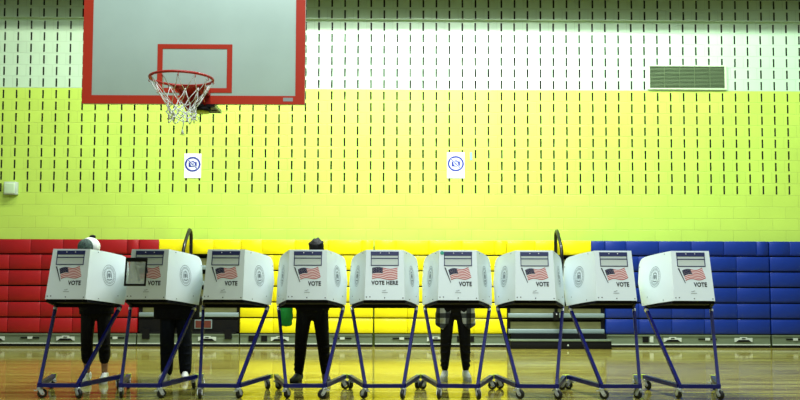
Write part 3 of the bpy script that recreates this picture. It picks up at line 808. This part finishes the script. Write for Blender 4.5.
    # hair
    if hair:
        hm = MB(); hm.ell(H(0, .022, .038), (.086, .096, .086), rot=rot); hm.ell(H(0, .05, -.02), (.078, .07, .08), rot=rot)
        rh = random.Random(4)
        for k in range(22):
            a = rh.uniform(0, 6.28); p = H(math.cos(a)*.07, .03+math.sin(a)*.06, .06+rh.uniform(0, .04)); hm.ell(p, (.02, .02, .016))
        remesh(hm.build('hair', M['hair'], t), .008, 2)
    # shoes
    for q, s in enumerate((-1, 1)):
        an = lg[q][3]; T = Matrix.Translation((an.x, an.y, 0)) @ Matrix.Rotation(R(toe_out)*s, 4, 'Z')
        sm = MB(); 
        def tp(*p): return T @ Vector(p)
        sm.cap(tp(0, .035, .052), tp(0, .03, .085), .040, .040); sm.cap(tp(0, .03, .050), tp(0, -.10, .046), .040, .043); sm.cap(tp(0, -.09, .044), tp(0, -.165, .040), .044, .034); sm.cap(tp(0, 0, .09), tp(0, -.08, .062), .034, .036)
        so = remesh(sm.build('shoe', M[shoe], t), .006, 3)
        b = MB(); N = 22; ol = []
        for k in range(N):
            a = 2*PI*k/N; yy = -.068+math.sin(a)*.138; ww = .041+(.006 if yy < -.08 else 0)
            ol.append(tp(math.cos(a)*ww, yy, 0.001))
        b.slab(ol, (0, 0, 1), .026); b.build('sole', M['sole'] if shoe == 'sneaker' else M['black'], so)
        b = MB()
        for k in range(4): b.chain([tp(-.024, -.045-k*.02, .098-k*.008), tp(0, -.05-k*.02, .104-k*.008), tp(.024, -.045-k*.02, .098-k*.008)], .0035, 6)
        b.build('laces', M['lace'] if shoe == 'sneaker' else M['black'], so)
    return t, H, rot

v1, H, rot = voter((-3.365, 9.15, 0), R(4), 'person in white knit hood, cropped black leggings and white sneakers behind the leftmost booth', .098, (-.030, -.22, 1.485), skin='skin3',
           pants='legging', hem=.26, leg_r=(.088, .068, .056), hem_z=.77, coat_w=.195, hair=False)
b = MB(); b.ell(H(.012, .030, .036), (.106, .102, .106), rot=rot); b.ell(H(0, .05, -.04), (.095, .085, .10), rot=rot); remesh(b.build('knit_hood', M['scarf'], v1), .008, 2)
b = MB(); b.ell(H(-.016, -.018, .066), (.092, .090, .092), rot=rot); remesh(b.build('cap', M['hairgrey'], v1), .008, 2)
b = MB(); b.ell(H(.03, .105, .115), (.035, .03, .024)); b.ell(H(.05, .10, .122), (.02, .02, .018)); remesh(b.build('hair_bun', M['hair'], v1), .006, 2)

voter((-2.53, 9.42, 0), R(2), 'person in dark jacket and dark jeans, head hidden behind the booth with the magnifier sheet', .108, (0, -.30, 1.315), skin='skin3', pants='denim', hem=.10,
      leg_r=(.105, .085, .070), hem_z=.70, coat_w=.27, shoe='sneaker', hip_z=.88)
v4, H, rot = voter((-.92, 9.20, 0), R(-2), 'person with short black hair, all in black with dark shoes, left of centre', .155, (.075, -.26, 1.498), skin='skin2',
      hem=.12, leg_r=(.098, .074, .052), hem_z=.82, coat_w=.20, shoe='sneaker_dark', toe_out=16)
voter((.735, 9.42, 0), R(-2), 'person in a black and white plaid shirt, black leggings and white sneakers', .125, (0, -.28, 1.30), skin='skin3', top='plaid',
      pants='legging', hem=.14, leg_r=(.090, .070, .042), hem_z=.64, open_front=True, hip_z=.87)

# green bag carried beside the black-clothed voter
t = empty('tote_bag', (-1.19, 8.99, .655)); tag(t, 'bright green cloth tote bag hanging beside the voter in black', 'bag')
mb = MB(); mb.ell((0, 0, .11), (.078, .04, .12)); mb.box(-.07, .07, -.028, .028, .1, .235); mb.cap((-.035, 0, .03), (.035, 0, .03), .035, .035)
remesh(mb.build('pouch', M['green_bag'], t), .008, 4)
mb = MB()
for y in (-.02, .02): mb.chain([(-.05, y, .23), (-.035, y, .34), (.0, y, .40), (.035, y, .34), (.05, y, .23)], .008, 8)
mb.build('handle', M['green_bag'], t)
